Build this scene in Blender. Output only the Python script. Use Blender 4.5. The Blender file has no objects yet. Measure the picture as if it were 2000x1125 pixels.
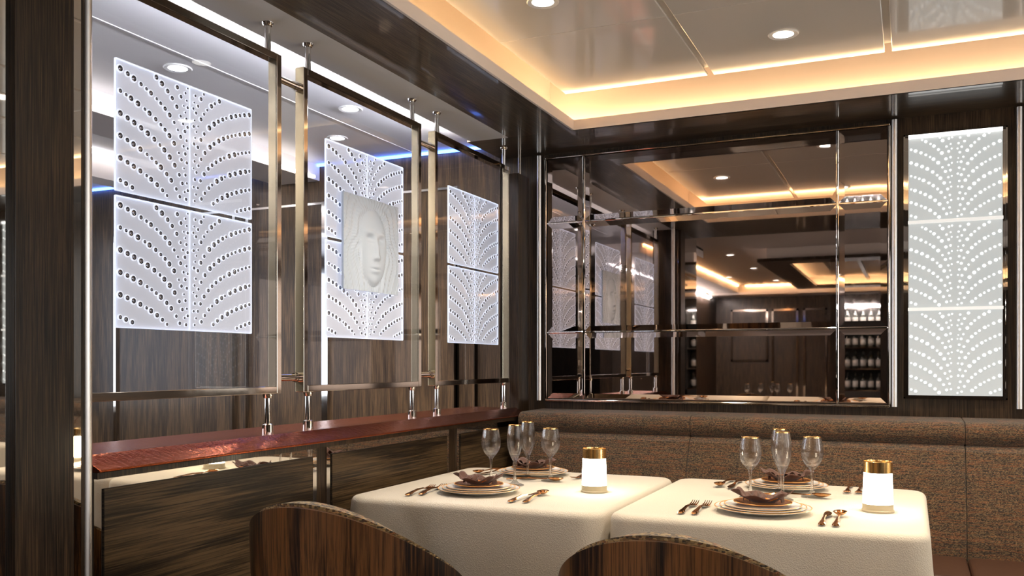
import bpy, bmesh, math, random
from math import pi, sin, cos, radians
from mathutils import Vector, Matrix
random.seed(7)
S = bpy.context.scene
COL = S.collection

# ------------------------------------------------------------------ camera, world, exposure
FPX = 1748.0
EYE = 1.17
cam_d = bpy.data.cameras.new('camera')
cam_d.sensor_width = 36.0
cam_d.lens = FPX / 2000.0 * 36.0
cam_d.shift_y = (710 - 562.5) / 2000.0
cam_d.clip_start = 0.05
cam = bpy.data.objects.new('camera', cam_d)
COL.objects.link(cam)
cam.location = (0, 0, EYE)
cam.rotation_euler = (radians(90), 0, radians(24.05))
S.camera = cam

w = bpy.data.worlds.new('dim_night'); S.world = w; w.use_nodes = True
w.node_tree.nodes['Background'].inputs[0].default_value = (0.05, 0.09, 0.2, 1)
w.node_tree.nodes['Background'].inputs[1].default_value = 0.3

S.view_settings.view_transform = 'Standard'
S.view_settings.look = 'None'
S.view_settings.exposure = 0.6
S.view_settings.gamma = 1.0
S.view_settings.use_curve_mapping = False
try:
    S.cycles.use_denoising = True
    S.cycles.max_bounces = 12
    S.cycles.diffuse_bounces = 5
    S.cycles.glossy_bounces = 7
    S.cycles.transmission_bounces = 10
    S.cycles.transparent_max_bounces = 12
    S.cycles.caustics_reflective = False
    S.cycles.caustics_refractive = False
    S.cycles.sample_clamp_indirect = 4.0
except Exception:
    pass

COVE_E = 19.0        # warm LED strips in the ceiling cove
SLOT_E = 130.0        # neutral LED strip behind the glass screens
LAMP_E = 13.0         # frosted shades of the table lamps
DOWN_W = 40.0        # downlight spots, watts
FILL_W = 13.0         # soft fill lights added at the right wall's windows, watts
PANEL_E = 0.36       # backlit art tiles

# ------------------------------------------------------------------ light helpers
def area(name, loc, rot, sx, sy, watts, colr):
    l = bpy.data.lights.new(name, 'AREA'); l.shape = 'RECTANGLE'; l.size = sx; l.size_y = sy
    l.energy = watts; l.color = colr
    o = bpy.data.objects.new(name, l); COL.objects.link(o); o.location = loc; o.rotation_euler = rot
    return o

# ------------------------------------------------------------------ materials
def newmat(name):
    m = bpy.data.materials.new(name); m.use_nodes = True
    nt = m.node_tree
    return m, nt, nt.nodes['Principled BSDF']
def setin(b, **kw):
    al = {'base': 'Base Color', 'rough': 'Roughness', 'metal': 'Metallic', 'spec': 'Specular IOR Level', 'coat': 'Coat Weight', 'coatr': 'Coat Roughness',
          'emit': 'Emission Color', 'estr': 'Emission Strength', 'trans': 'Transmission Weight', 'ior': 'IOR', 'sheen': 'Sheen Weight'}
    for k, v in kw.items():
        b.inputs[al[k]].default_value = v if not isinstance(v, tuple) else (v + (1,))[:4]
def N(nt, t, **kw):
    n = nt.nodes.new(t)
    for k, v in kw.items():
        if hasattr(n, k): setattr(n, k, v)
        else: n.inputs[k].default_value = v
    return n
def ramp(nt, stops):
    r = nt.nodes.new('ShaderNodeValToRGB'); e = r.color_ramp.elements
    while len(e) < len(stops): e.new(0.5)
    for i, (p, c) in enumerate(stops):
        e[i].position = p; e[i].color = (c + (1,))[:4]
    return r
def coords(nt, scale=(1, 1, 1)):
    tc = N(nt, 'ShaderNodeTexCoord'); mp = N(nt, 'ShaderNodeMapping')
    nt.links.new(tc.outputs['Object'], mp.inputs['Vector']); mp.inputs['Scale'].default_value = scale
    return mp
def add_bump(nt, b, out, strength, dist):
    bp = N(nt, 'ShaderNodeBump'); bp.inputs['Strength'].default_value = strength; bp.inputs['Distance'].default_value = dist
    nt.links.new(out, bp.inputs['Height']); nt.links.new(bp.outputs[0], b.inputs['Normal'])
    return bp
def plain(name, base, rough=0.5, **kw):
    m, nt, b = newmat(name); setin(b, base=base, rough=rough, **kw)
    nz = N(nt, 'ShaderNodeTexNoise'); nz.inputs['Scale'].default_value = 40
    tc = coords(nt); nt.links.new(tc.outputs[0], nz.inputs['Vector'])
    mr = N(nt, 'ShaderNodeMapRange'); mr.inputs[3].default_value = max(rough - 0.02, 0); mr.inputs[4].default_value = rough + 0.02
    nt.links.new(nz.outputs['Fac'], mr.inputs[0]); nt.links.new(mr.outputs[0], b.inputs['Roughness'])
    return m
def wood(name, axis, dark, light, rough=0.38, scale=1.0, coat=0.12, coatr=0.15, bump=0.3, figure=0.3):
    m, nt, b = newmat(name); setin(b, rough=rough, coat=coat, coatr=coatr, spec=0.3)
    a = 330 * scale; l = 6.0 * scale
    sc = {'x': (l, a, a), 'y': (a, l, a), 'z': (a, a, l)}[axis]
    f = {'x': (0.9, 9, 9), 'y': (9, 0.9, 9), 'z': (9, 9, 0.9)}[axis]
    mf = coords(nt, tuple(q * scale for q in f))
    nf = N(nt, 'ShaderNodeTexNoise'); nf.inputs['Scale'].default_value = 1; nf.inputs['Detail'].default_value = 3
    nt.links.new(mf.outputs[0], nf.inputs['Vector'])
    # growth rings: contour lines of the low frequency noise
    mul = N(nt, 'ShaderNodeMath', operation='MULTIPLY'); mul.inputs[1].default_value = 34
    nt.links.new(nf.outputs['Fac'], mul.inputs[0])
    sn = N(nt, 'ShaderNodeMath', operation='SINE'); nt.links.new(mul.outputs[0], sn.inputs[0])
    mp = coords(nt, sc)
    n1 = N(nt, 'ShaderNodeTexNoise'); n1.inputs['Scale'].default_value = 1; n1.inputs['Detail'].default_value = 5; n1.inputs['Roughness'].default_value = 0.7
    nt.links.new(mp.outputs[0], n1.inputs['Vector'])
    mm = N(nt, 'ShaderNodeMath', operation='MULTIPLY_ADD'); mm.inputs[1].default_value = 0.10 * figure
    nt.links.new(sn.outputs[0], mm.inputs[0]); nt.links.new(n1.outputs['Fac'], mm.inputs[2])
    mid = tuple((dark[i] + light[i]) * 0.5 * 0.7 for i in range(3))
    r = ramp(nt, [(0.37, dark), (0.5, mid), (0.65, light)])
    nt.links.new(mm.outputs[0], r.inputs[0]); nt.links.new(r.outputs[0], b.inputs['Base Color'])
    add_bump(nt, b, n1.outputs['Fac'], bump, 0.001)
    return m
WD = (0.008, 0.0045, 0.0025); WL = (0.082, 0.048, 0.024)
M = {}
M['wood_z'] = wood('dark_oak_upright', 'z', WD, WL)
M['wood_y'] = wood('dark_oak_sill', 'y', WD, (0.085, 0.05, 0.028))
M['wood_x'] = wood('dark_oak_cross', 'x', WD, (0.085, 0.05, 0.028))
M['wood_inset'] = wood('dark_oak_inset', 'y', (0.011, 0.0065, 0.003), (0.115, 0.072, 0.034), scale=0.6, rough=0.4, coat=0.1, figure=0.9, bump=0.5)
M['wood_soffit_y'] = wood('polished_oak_soffit', 'y', (0.022, 0.015, 0.009), (0.17, 0.125, 0.08), rough=0.3, coat=0.4, coatr=0.04, bump=0.2)
M['wood_soffit_x'] = wood('polished_oak_soffit_back', 'x', (0.018, 0.012, 0.007), (0.11, 0.075, 0.045), rough=0.3, coat=0.55, coatr=0.04, bump=0.2)
M['wood_far'] = wood('brown_oak_back_wall', 'z', (0.026, 0.015, 0.008), (0.16, 0.095, 0.046), scale=0.8, rough=0.4, figure=0.5)
M['wood_chair'] = wood('walnut_chair_shell', 'z', (0.008, 0.003, 0.0015), (0.165, 0.070, 0.022), scale=0.6, rough=0.38, coat=0.2, figure=1.1)
M['chrome'] = plain('polished_chrome', (0.80, 0.78, 0.76), 0.06, metal=1.0)
M['nickel'] = plain('polished_nickel', (0.50, 0.44, 0.38), 0.07, metal=1.0)
M['satin'] = plain('satin_steel', (0.86, 0.83, 0.80), 0.36, metal=1.0)
M['champagne'] = plain('champagne_metal', (0.80, 0.68, 0.46), 0.2, metal=0.8)  # pale tone painted in for room reflections on the screen frame sides
M['gilt'] = plain('gilt_rim_enamel', (0.80, 0.40, 0.10), 0.35, metal=0.45)
M['gold'] = plain('brushed_gold', (0.95, 0.62, 0.25), 0.18, metal=1.0)
M['cutlery'] = plain('rose_gold_cutlery', (0.80, 0.40, 0.17), 0.14, metal=1.0)
M['porcelain'] = plain('white_porcelain', (0.80, 0.78, 0.75), 0.12, spec=0.6)
M['bronze_plate'] = plain('bronze_glaze', (0.42, 0.16, 0.06), 0.25, metal=0.6)
M['paint'] = plain('warm_white_paint', (0.80, 0.73, 0.68), 0.6)
M['paint_white'] = plain('neutral_white_paint', (0.87, 0.86, 0.87), 0.45)
M['lacquer'] = plain('glossy_ceiling_lacquer', (0.80, 0.76, 0.72), 0.12, coat=0.5, coatr=0.04)
M['dark'] = plain('black_shadow_gap', (0.02, 0.018, 0.016), 0.6)  # dark finish of the lamp caps and wine cabinet
M['leather'] = plain('brown_seat_leather', (0.060, 0.026, 0.014), 0.42)
M['mirror'] = plain('bronze_tinted_mirror', (0.52, 0.43, 0.385), 0.02, metal=1.0)
M['mirror_clear'] = plain('silvered_mirror', (0.72, 0.70, 0.67), 0.02, metal=1.0)
M['white_trim'] = plain('white_enamel_ring', (0.85, 0.84, 0.82), 0.35)
M['stone'] = plain('beige_lamp_foot', (0.42, 0.36, 0.24), 0.35)
M['bottle'] = plain('dark_green_bottle_glass', (0.010, 0.014, 0.010), 0.08)
M['label'] = plain('paper_label', (0.75, 0.74, 0.70), 0.5)

def carpet():
    m, nt, b = newmat('dark_brown_carpet'); mp = coords(nt)
    n = N(nt, 'ShaderNodeTexNoise'); n.inputs['Scale'].default_value = 120; nt.links.new(mp.outputs[0], n.inputs['Vector'])
    r = ramp(nt, [(0.3, (0.02, 0.012, 0.008)), (0.7, (0.07, 0.045, 0.03))]); nt.links.new(n.outputs['Fac'], r.inputs[0])
    nt.links.new(r.outputs[0], b.inputs['Base Color']); setin(b, rough=0.9); add_bump(nt, b, n.outputs['Fac'], 0.5, 0.003); return m
M['carpet'] = carpet()
def copper():
    m, nt, b = newmat('hammered_copper'); mp = coords(nt); setin(b, base=(0.34, 0.080, 0.028), rough=0.25, metal=1.0)
    v = N(nt, 'ShaderNodeTexNoise'); v.inputs['Scale'].default_value = 60; v.inputs['Detail'].default_value = 3; v.inputs['Distortion'].default_value = 0.8
    nt.links.new(mp.outputs[0], v.inputs['Vector']); add_bump(nt, b, v.outputs['Fac'], 0.5, 0.003); return m
M['copper'] = copper()
def tweed(name, sc=360.0, base=None):
    m, nt, b = newmat(name); setin(b, rough=0.85, sheen=0.2)
    c = base or [(0.010, 0.006, 0.003), (0.066, 0.037, 0.016), (0.18, 0.115, 0.052)]
    mp = coords(nt)
    vo = N(nt, 'ShaderNodeTexVoronoi'); vo.inputs['Scale'].default_value = sc; vo.inputs['Randomness'].default_value = 0.5
    mp.inputs['Scale'].default_value = (0.7, 0.7, 1.25)
    nt.links.new(mp.outputs[0], vo.inputs['Vector'])
    sep = N(nt, 'ShaderNodeSeparateColor'); nt.links.new(vo.outputs['Color'], sep.inputs[0])
    r = ramp(nt, [(0.15, c[0]), (0.5, c[1]), (0.95, c[2])]); nt.links.new(sep.outputs[0], r.inputs[0])
    m2 = coords(nt, (14, 14, 230)); n2 = N(nt, 'ShaderNodeTexNoise'); n2.inputs['Scale'].default_value = 1; n2.inputs['Detail'].default_value = 2
    nt.links.new(m2.outputs[0], n2.inputs['Vector'])
    r2 = ramp(nt, [(0.49, (0, 0, 0)), (0.60, (1, 1, 1))]); nt.links.new(n2.outputs['Fac'], r2.inputs[0])
    ml = N(nt, 'ShaderNodeMath', operation='MULTIPLY'); ml.inputs[1].default_value = 0.38; nt.links.new(r2.outputs[0], ml.inputs[0])
    ms = N(nt, 'ShaderNodeMath', operation='MULTIPLY'); nt.links.new(ml.outputs[0], ms.inputs[0]); nt.links.new(sep.outputs[1], ms.inputs[1])
    mx = N(nt, 'ShaderNodeMix', data_type='RGBA'); nt.links.new(ms.outputs[0], mx.inputs[0]); nt.links.new(r.outputs[0], mx.inputs[6])
    mx.inputs[7].default_value = (0.42, 0.12, 0.02, 1); nt.links.new(mx.outputs[2], b.inputs['Base Color'])
    add_bump(nt, b, vo.outputs['Distance'], 0.9, -0.003)
    return m
M['tweed'] = tweed('brown_tweed_upholstery')
M['tweed_gold'] = tweed('golden_boucle_trim', 220.0, [(0.03, 0.02, 0.008), (0.16, 0.10, 0.035), (0.36, 0.25, 0.10)])
def linen(name, col, sc, st):
    m, nt, b = newmat(name); setin(b, base=col, rough=0.85, sheen=0.15); mp = coords(nt)
    n = N(nt, 'ShaderNodeTexVoronoi'); n.inputs['Scale'].default_value = sc; nt.links.new(mp.outputs[0], n.inputs['Vector'])
    add_bump(nt, b, n.outputs['Distance'], st, 0.0012); return m
M['linen'] = linen('cream_damask_cloth', (0.53, 0.475, 0.385), 330, 0.6)
M['napkin'] = linen('brown_satin_napkin', (0.085, 0.034, 0.020), 500, 0.25)
M['napkin_edge'] = plain('copper_satin_lining', (0.75, 0.24, 0.03), 0.3)
def glass(name, col=(1, 1, 1), rough=0.0, ior=1.48):
    m = bpy.data.materials.new(name); m.use_nodes = True; nt = m.node_tree; nt.nodes.clear()
    g = N(nt, 'ShaderNodeBsdfGlass'); g.inputs['Color'].default_value = col + (1,); g.inputs['Roughness'].default_value = rough; g.inputs['IOR'].default_value = ior
    t = N(nt, 'ShaderNodeBsdfTransparent'); mx = N(nt, 'ShaderNodeMixShader'); mx.inputs[0].default_value = 0.5
    nt.links.new(g.outputs[0], mx.inputs[1]); nt.links.new(t.outputs[0], mx.inputs[2])
    o = N(nt, 'ShaderNodeOutputMaterial'); nt.links.new(mx.outputs[0], o.inputs[0]); return m
M['glass'] = glass('clear_crystal')
def pane(name, tint, refl):
    m = bpy.data.materials.new(name); m.use_nodes = True; nt = m.node_tree; nt.nodes.clear()
    t = N(nt, 'ShaderNodeBsdfTransparent'); t.inputs[0].default_value = tint + (1,)
    g = N(nt, 'ShaderNodeBsdfGlossy'); g.inputs['Roughness'].default_value = 0.0
    fr = N(nt, 'ShaderNodeFresnel'); fr.inputs[0].default_value = refl
    mx = N(nt, 'ShaderNodeMixShader')
    ge = N(nt, 'ShaderNodeNewGeometry'); iv = N(nt, 'ShaderNodeMath', operation='SUBTRACT'); iv.inputs[0].default_value = 1.0; nt.links.new(ge.outputs['Backfacing'], iv.inputs[1])
    mu = N(nt, 'ShaderNodeMath', operation='MULTIPLY'); nt.links.new(fr.outputs[0], mu.inputs[0]); nt.links.new(iv.outputs[0], mu.inputs[1])
    nt.links.new(mu.outputs[0], mx.inputs[0]); nt.links.new(t.outputs[0], mx.inputs[1]); nt.links.new(g.outputs[0], mx.inputs[2])
    o = N(nt, 'ShaderNodeOutputMaterial'); nt.links.new(mx.outputs[0], o.inputs[0]); return m
M['pane'] = pane('screen_glass', (0.93, 0.95, 1.0), 1.42)
def frosted(name, col, opaq, estr=0.0):
    m = bpy.data.materials.new(name); m.use_nodes = True; nt = m.node_tree; nt.nodes.clear()
    t = N(nt, 'ShaderNodeBsdfTransparent'); d = N(nt, 'ShaderNodeBsdfPrincipled'); setin(d, base=col, rough=0.3, coat=0.5)
    tl = N(nt, 'ShaderNodeBsdfTranslucent'); tl.inputs[0].default_value = col + (1,)
    ma = N(nt, 'ShaderNodeMixShader'); ma.inputs[0].default_value = 0.45; nt.links.new(d.outputs[0], ma.inputs[1]); nt.links.new(tl.outputs[0], ma.inputs[2])
    if estr:
        setin(d, emit=col, estr=estr)
    mb = N(nt, 'ShaderNodeMixShader'); mb.inputs[0].default_value = opaq; nt.links.new(t.outputs[0], mb.inputs[1]); nt.links.new(ma.outputs[0], mb.inputs[2])
    o = N(nt, 'ShaderNodeOutputMaterial'); nt.links.new(mb.outputs[0], o.inputs[0]); return m
M['frost'] = frosted('frosted_art_glass', (0.88, 0.87, 0.87), 0.80, 0.17)  # faint glow added to the glass body to brighten the tiles
M['relief'] = plain('cast_relief_glass', (0.66, 0.76, 0.90), 0.22, spec=0.8, coat=0.6)
setin(M['relief'].node_tree.nodes['Principled BSDF'], emit=(0.8, 0.88, 1.0), estr=0.05)  # slight cool glow put into the plaque to lift it
def emis(name, col, s, base=None):
    m, nt, b = newmat(name); setin(b, base=base or col, rough=0.4, emit=col, estr=s); return m
M['edge_lit'] = emis('edge_lit_glass_rim', (0.88, 0.92, 1.0), 0.5)
M['cove_led'] = emis('warm_led', (1.0, 0.66, 0.33), COVE_E)
M['slot_led'] = emis('neutral_led', (0.98, 0.97, 1.0), SLOT_E)
M['soft_led'] = emis('soft_neutral_led', (1.0, 0.95, 0.9), 3.0)
M['blue_led'] = emis('blue_led', (0.10, 0.25, 1.0), 6.0)
M['down_lens'] = emis('downlight_lens', (1.0, 0.97, 0.93), 9.0)
M['lamp_shade'] = emis('glowing_opal_glass', (1.0, 0.86, 0.62), LAMP_E, (0.9, 0.9, 0.85))
M['backlit'] = emis('backlit_opal_tile', (0.78, 0.83, 0.82), PANEL_E, (0.25, 0.25, 0.25))
M['backlit_stud'] = emis('backlit_crystal_stud', (0.97, 1.0, 0.98), 0.9, (0.3, 0.3, 0.3))
M['lit_ledge'] = emis('lit_glass_ledge', (1.0, 0.99, 0.95), 0.42, (0.6, 0.6, 0.58))
M['backlit_strip'] = emis('bright_panel_lamp', (1.0, 1.0, 0.98), 1.3)
M['crystal_stud'] = plain('dark_crystal_stud', (0.34, 0.34, 0.37), 0.12, metal=0.9)
M['stud_ring'] = emis('bright_stud_ring', (0.86, 0.90, 1.0), 0.5, (0.85, 0.87, 0.92))  # glow painted into the rings so the studs stand out

# ------------------------------------------------------------------ geometry helpers
def box(bm, x0, x1, y0, y1, z0, z1, mi=0):
    vs = [bm.verts.new((x, y, z)) for x in (x0, x1) for y in (y0, y1) for z in (z0, z1)]
    for f in ((0, 1, 3, 2), (4, 6, 7, 5), (0, 4, 5, 1), (2, 3, 7, 6), (0, 2, 6, 4), (1, 5, 7, 3)):
        fc = bm.faces.new([vs[i] for i in f]); fc.material_index = mi
def lathe(bm, prof, cx=0, cy=0, cz=0, n=32, mi=0, closed=False, smooth=True):
    rings = []
    for r, z in prof:
        if r < 1e-6: rings.append([bm.verts.new((cx, cy, cz + z))])
        else: rings.append([bm.verts.new((cx + r * cos(2 * pi * k / n), cy + r * sin(2 * pi * k / n), cz + z)) for k in range(n)])
    pr = list(zip(rings[:-1], rings[1:]))
    if closed: pr.append((rings[-1], rings[0]))
    for a, b in pr:
        for k in range(n):
            k2 = (k + 1) % n
            if len(a) == 1 and len(b) == 1: continue
            if len(a) == 1: f = bm.faces.new((a[0], b[k2], b[k]))
            elif len(b) == 1: f = bm.faces.new((a[k], a[k2], b[0]))
            else: f = bm.faces.new((a[k], a[k2], b[k2], b[k]))
            f.smooth = smooth; f.material_index = mi
def tube(bm, p0, p1, r, n=16, mi=0):
    p0 = Vector(p0); p1 = Vector(p1); d = (p1 - p0).normalized()
    a = d.orthogonal().normalized(); b = d.cross(a)
    R0 = [bm.verts.new(p0 + (a * cos(2 * pi * k / n) + b * sin(2 * pi * k / n)) * r) for k in range(n)]
    R1 = [bm.verts.new(p1 + (a * cos(2 * pi * k / n) + b * sin(2 * pi * k / n)) * r) for k in range(n)]
    for k in range(n):
        f = bm.faces.new((R0[k], R0[(k + 1) % n], R1[(k + 1) % n], R1[k])); f.smooth = True; f.material_index = mi
    bm.faces.new(R0[::-1]).material_index = mi; bm.faces.new(R1).material_index = mi
def grid(bm, pts, mi=0, smooth=True, wrap=False):
    V = [[bm.verts.new(p) for p in row] for row in pts]
    for i in range(len(V) - 1):
        m = len(V[i])
        for j in range(m if wrap else m - 1):
            f = bm.faces.new((V[i][j], V[i][(j + 1) % m], V[i + 1][(j + 1) % m], V[i + 1][j])); f.smooth = smooth; f.material_index = mi
    return V
def extrude_prof(bm, prof, axis, a0, a1, mi=0, smooth=False):
    n = len(prof)
    def P(p, a): return (a, p[0], p[1]) if axis == 'x' else (p[0], a, p[1])
    A = [bm.verts.new(P(p, a0)) for p in prof]; B = [bm.verts.new(P(p, a1)) for p in prof]
    for k in range(n):
        f = bm.faces.new((A[k], A[(k + 1) % n], B[(k + 1) % n], B[k])); f.material_index = mi; f.smooth = smooth
    bm.faces.new(A[::-1]).material_index = mi; bm.faces.new(B).material_index = mi
def obj(name, bm, mats, parent=None, bevel=0, seg=2, solid=0):
    bmesh.ops.recalc_face_normals(bm, faces=bm.faces)
    for e in bm.edges:
        if len(e.link_faces) == 2 and e.calc_face_angle(0) > radians(42): e.smooth = False
    me = bpy.data.meshes.new(name); bm.to_mesh(me); bm.free()
    for m in (mats if isinstance(mats, (list, tuple)) else [mats]): me.materials.append(M[m] if isinstance(m, str) else m)
    o = bpy.data.objects.new(name, me); COL.objects.link(o)
    if parent: o.parent = parent
    if solid:
        md = o.modifiers.new('thick', 'SOLIDIFY'); md.thickness = solid; md.offset = 0
    if bevel:
        md = o.modifiers.new('bevel', 'BEVEL'); md.width = bevel; md.segments = seg; md.limit_method = 'ANGLE'; md.angle_limit = radians(40)
    return o
def B(): return bmesh.new()
def bx(name, dims, mat, parent=None, bevel=0):
    bm = B(); box(bm, *dims); return obj(name, bm, mat, parent, bevel)
def tag(o, label, cat, group=None, kind=None):
    o['label'] = label; o['category'] = cat
    if group: o['group'] = group
    if kind: o['kind'] = kind
    return o
def thing(name, label, cat, loc=(0, 0, 0), rz=0, group=None):
    o = bpy.data.objects.new(name, None); COL.objects.link(o); o.location = loc; o.rotation_euler = (0, 0, rz)
    o.empty_display_size = 0.05
    return tag(o, label, cat, group)
def child(t, name, bm, mats, **kw):
    """part whose mesh is written in world coordinates, kept under its thing"""
    o = obj(name, bm, mats, None, **kw)
    o.parent = t; o.matrix_parent_inverse = t.matrix_basis.inverted() if t.type == 'EMPTY' and t.parent is None else Matrix()
    if t.parent is None:
        o.matrix_parent_inverse = (Matrix.Translation(t.location) @ t.rotation_euler.to_matrix().to_4x4()).inverted()
    return o
def sub(p, name, bm, mats, **kw):
    o = obj(name, bm, mats, **kw); o.parent = p; return o
def struct(name, bm, mats, **kw):
    o = obj(name, bm, mats, **kw); o['kind'] = 'structure'; return o
def sbox(name, dims, mat, bevel=0):
    bm = B(); box(bm, *dims); return struct(name, bm, mat, bevel=bevel)
def dup(root, loc, rz=None, label=None, group=None):
    r = root.copy(); COL.objects.link(r); r.location = loc
    if rz is not None: r.rotation_euler = (0, 0, rz)
    if label: r['label'] = label
    if group: r['group'] = group
    for ch in list(root.children):
        c = ch.copy(); COL.objects.link(c); c.parent = r
        for g in list(ch.children):
            d = g.copy(); COL.objects.link(d); d.parent = c
    return r

# ------------------------------------------------------------------ room shell
D = 4.19                      # back wall
ZS = 2.223                    # soffit underside
ZC = 2.34                     # coffer panel underside
XL = -5.6; XR = 2.9; YN = -5.4
sbox('floor', (XL, XR, YN, D + 0.2, -0.1, 0), 'carpet')
sbox('wall_back', (XL, XR, D, D + 0.15, 0, 2.7), 'wood_z')
WIN = ((-3.6, -2.2), (-1.7, -0.3), (0.2, 1.6), (2.1, 3.5))
bm = B(); box(bm, XR, XR + 0.1, YN, D, 0, 0.8); box(bm, XR, XR + 0.1, YN, D, 2.15, 2.7)
ed = [YN] + [q for p_ in WIN for q in p_] + [D]
for k in range(0, len(ed), 2): box(bm, XR, XR + 0.1, ed[k], ed[k + 1], 0.8, 2.15)
struct('wall_right', bm, 'wood_z')
for k, (a_, b_) in enumerate(WIN):  # unseen windows, added to give the room soft fill light
    o = bpy.data.objects.new('window_%d' % (k + 1), None); COL.objects.link(o); o.location = (XR, (a_ + b_) / 2, 0.8); o['kind'] = 'structure'
    bm = B()
    for d in ((a_, a_ + 0.04, 0.8, 2.15), (b_ - 0.04, b_, 0.8, 2.15), (a_, b_, 0.8, 0.84), (a_, b_, 2.11, 2.15), ((a_ + b_) / 2 - 0.015, (a_ + b_) / 2 + 0.015, 0.8, 2.15)): box(bm, XR + 0.03, XR + 0.07, d[0], d[1], d[2], d[3])
    child(o, 'window_frame', bm, 'satin')
    bm = B(); box(bm, XR + 0.045, XR + 0.050, a_ + 0.04, b_ - 0.04, 0.84, 2.11); child(o, 'glazing', bm, 'pane')
    area('window_daylight', (XR - 0.01, (a_ + b_) / 2, 1.47), (0, radians(90), 0), 1.25, 1.3, FILL_W * (0.45 if k < 2 else 1.1), (1.0, 0.96, 0.91))
sbox('wall_rear', (XL, XR, YN - 0.1, YN, 0, 2.7), 'wood_z')
bm = B(); box(bm, XL - 0.1, XL, YN, D, 0, 0.8); box(bm, XL - 0.1, XL, YN, D, 2.15, 2.7)
for a_, b_ in ((YN, 0.2), (1.6, 2.1), (3.5, D)): box(bm, XL - 0.1, XL, a_, b_, 0.8, 2.15)
struct('wall_left', bm, 'wood_far')
for k, (a_, b_) in enumerate(((0.2, 1.6), (2.1, 3.5))):  # unseen windows, added to brighten the ceiling behind the screens
    o = bpy.data.objects.new('window_%d' % (k + 5), None); COL.objects.link(o); o.location = (XL, (a_ + b_) / 2, 0.8); o['kind'] = 'structure'
    bm = B()
    for d in ((a_, a_ + 0.04, 0.8, 2.15), (b_ - 0.04, b_, 0.8, 2.15), (a_, b_, 0.8, 0.84), (a_, b_, 2.11, 2.15)): box(bm, XL - 0.07, XL - 0.03, d[0], d[1], d[2], d[3])
    child(o, 'window_frame', bm, 'satin')
    bm = B(); box(bm, XL - 0.05, XL - 0.045, a_ + 0.04, b_ - 0.04, 0.84, 2.11); child(o, 'glazing', bm, 'pane')
    area('window_daylight', (XL + 0.01, (a_ + b_) / 2, 1.47), (0, radians(-90), 0), 1.25, 1.3, 14, (0.88, 0.93, 1.0))
# brown oak lining of the same wall beyond the glass screens
sbox('trim_1', (XL, -1.93, D - 0.012, D, 0, 2.29), 'wood_far')
# roof over everything
sbox('ceiling', (XL, XR, YN, D, 2.56, 2.6), 'paint_white')
# polished dark soffits
sbox('trim_2', (-1.715, -1.40, 0.85, 3.80, ZS, 2.25), 'wood_soffit_y')
sbox('trim_3', (-1.93, XR, 3.80, D, ZS, 2.25), 'wood_soffit_x')
sbox('trim_4', (-1.40, XR, 0.85, 1.65, ZS, 2.25), 'wood_soffit_x')
sbox('trim_5', (2.3, XR, 1.65, 3.80, ZS, 2.25), 'wood_soffit_y')
bm = B()                                                       # painted lip round the coffer
box(bm, -1.402, -1.39, 1.64, 3.81, ZS, 2.268); box(bm, -1.39, 2.3, 3.798, 3.81, ZS, 2.268)
box(bm, -1.39, 2.3, 1.64, 1.652, ZS, 2.268); box(bm, 2.29, 2.302, 1.65, 3.8, ZS, 2.268)
struct('trim_6', bm, 'paint')
bm = B()                                                       # cove walls above the lip
box(bm, -1.58, -1.565, 1.49, 3.965, 2.25, 2.56); box(bm, -1.565, 2.45, 3.95, 3.965, 2.25, 2.56)
box(bm, -1.565, 2.45, 1.49, 1.505, 2.25, 2.56); box(bm, 2.44, 2.455, 1.5, 3.95, 2.25, 2.56)
box(bm, -1.565, 2.44, 1.505, 3.95, 2.535, 2.545)
struct('trim_7', bm, 'paint')
# coffer panels with shadow grooves
bm = B()
xs = [-1.372, -0.743, -0.079, 0.60, 1.28, 1.96, 2.25]
for i in range(len(xs) - 1):
    x0 = xs[i] + (0.012 if i else 0); x1 = xs[i + 1] - (0.012 if i < len(xs) - 2 else 0)
    for y0, y1 in ((1.76, 2.9635), (2.9665, 3.645)):
        box(bm, x0, x1, y0, y1, ZC, ZC + 0.01)
box(bm, -1.30, 2.18, 1.83, 3.575, ZC + 0.0105, ZC + 0.03)
struct('ceiling', bm, 'lacquer', bevel=0.002)
# ceiling above the screens and beyond
sbox('trim_8', (-1.90, -1.715, 0.85, 3.80, ZS, 2.25), 'paint_white')
bm = B(); box(bm, XL, -1.90, -0.6, D, 2.29, 2.31)
box(bm, -1.91, -1.90, -0.6, 3.8, ZS, 2.31)
struct('ceiling', bm, 'paint_white')
# thin raised seams and dropped fascias of the ceiling beyond
bm = B()
box(bm, -2.418, -2.41, 0.9, D - 0.02, 2.2875, 2.29)
struct('trim_9', bm, 'paint_white')
bm = B()
for x0, x1, zz in ((-3.35, -3.05, 2.20), (-4.1, -3.95, 2.16)):
    box(bm, x0, x1, -0.5, D - 0.02, zz, 2.29)
struct('trim_10', bm, 'paint')
# rear part of the room, seen in the mirror
sbox('ceiling', (-2.75, XR, YN, 0.85, 2.31, 2.33), 'paint')
sbox('wall_left', (-2.85, -2.72, YN, -0.2, 0, 2.31), 'wood_z')
sbox('trim_11', (-2.72, XR, YN, YN + 0.5, 2.17, 2.31), 'paint')
sbox('trim_12', (-2.72, -2.3, YN + 0.5, 0.3, 2.20, 2.31), 'paint')
bm = B(); box(bm, -2.72, -2.68, YN + 0.6, 0.0, 2.14, 2.15); struct('trim_13', bm, 'slot_led')

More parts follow.
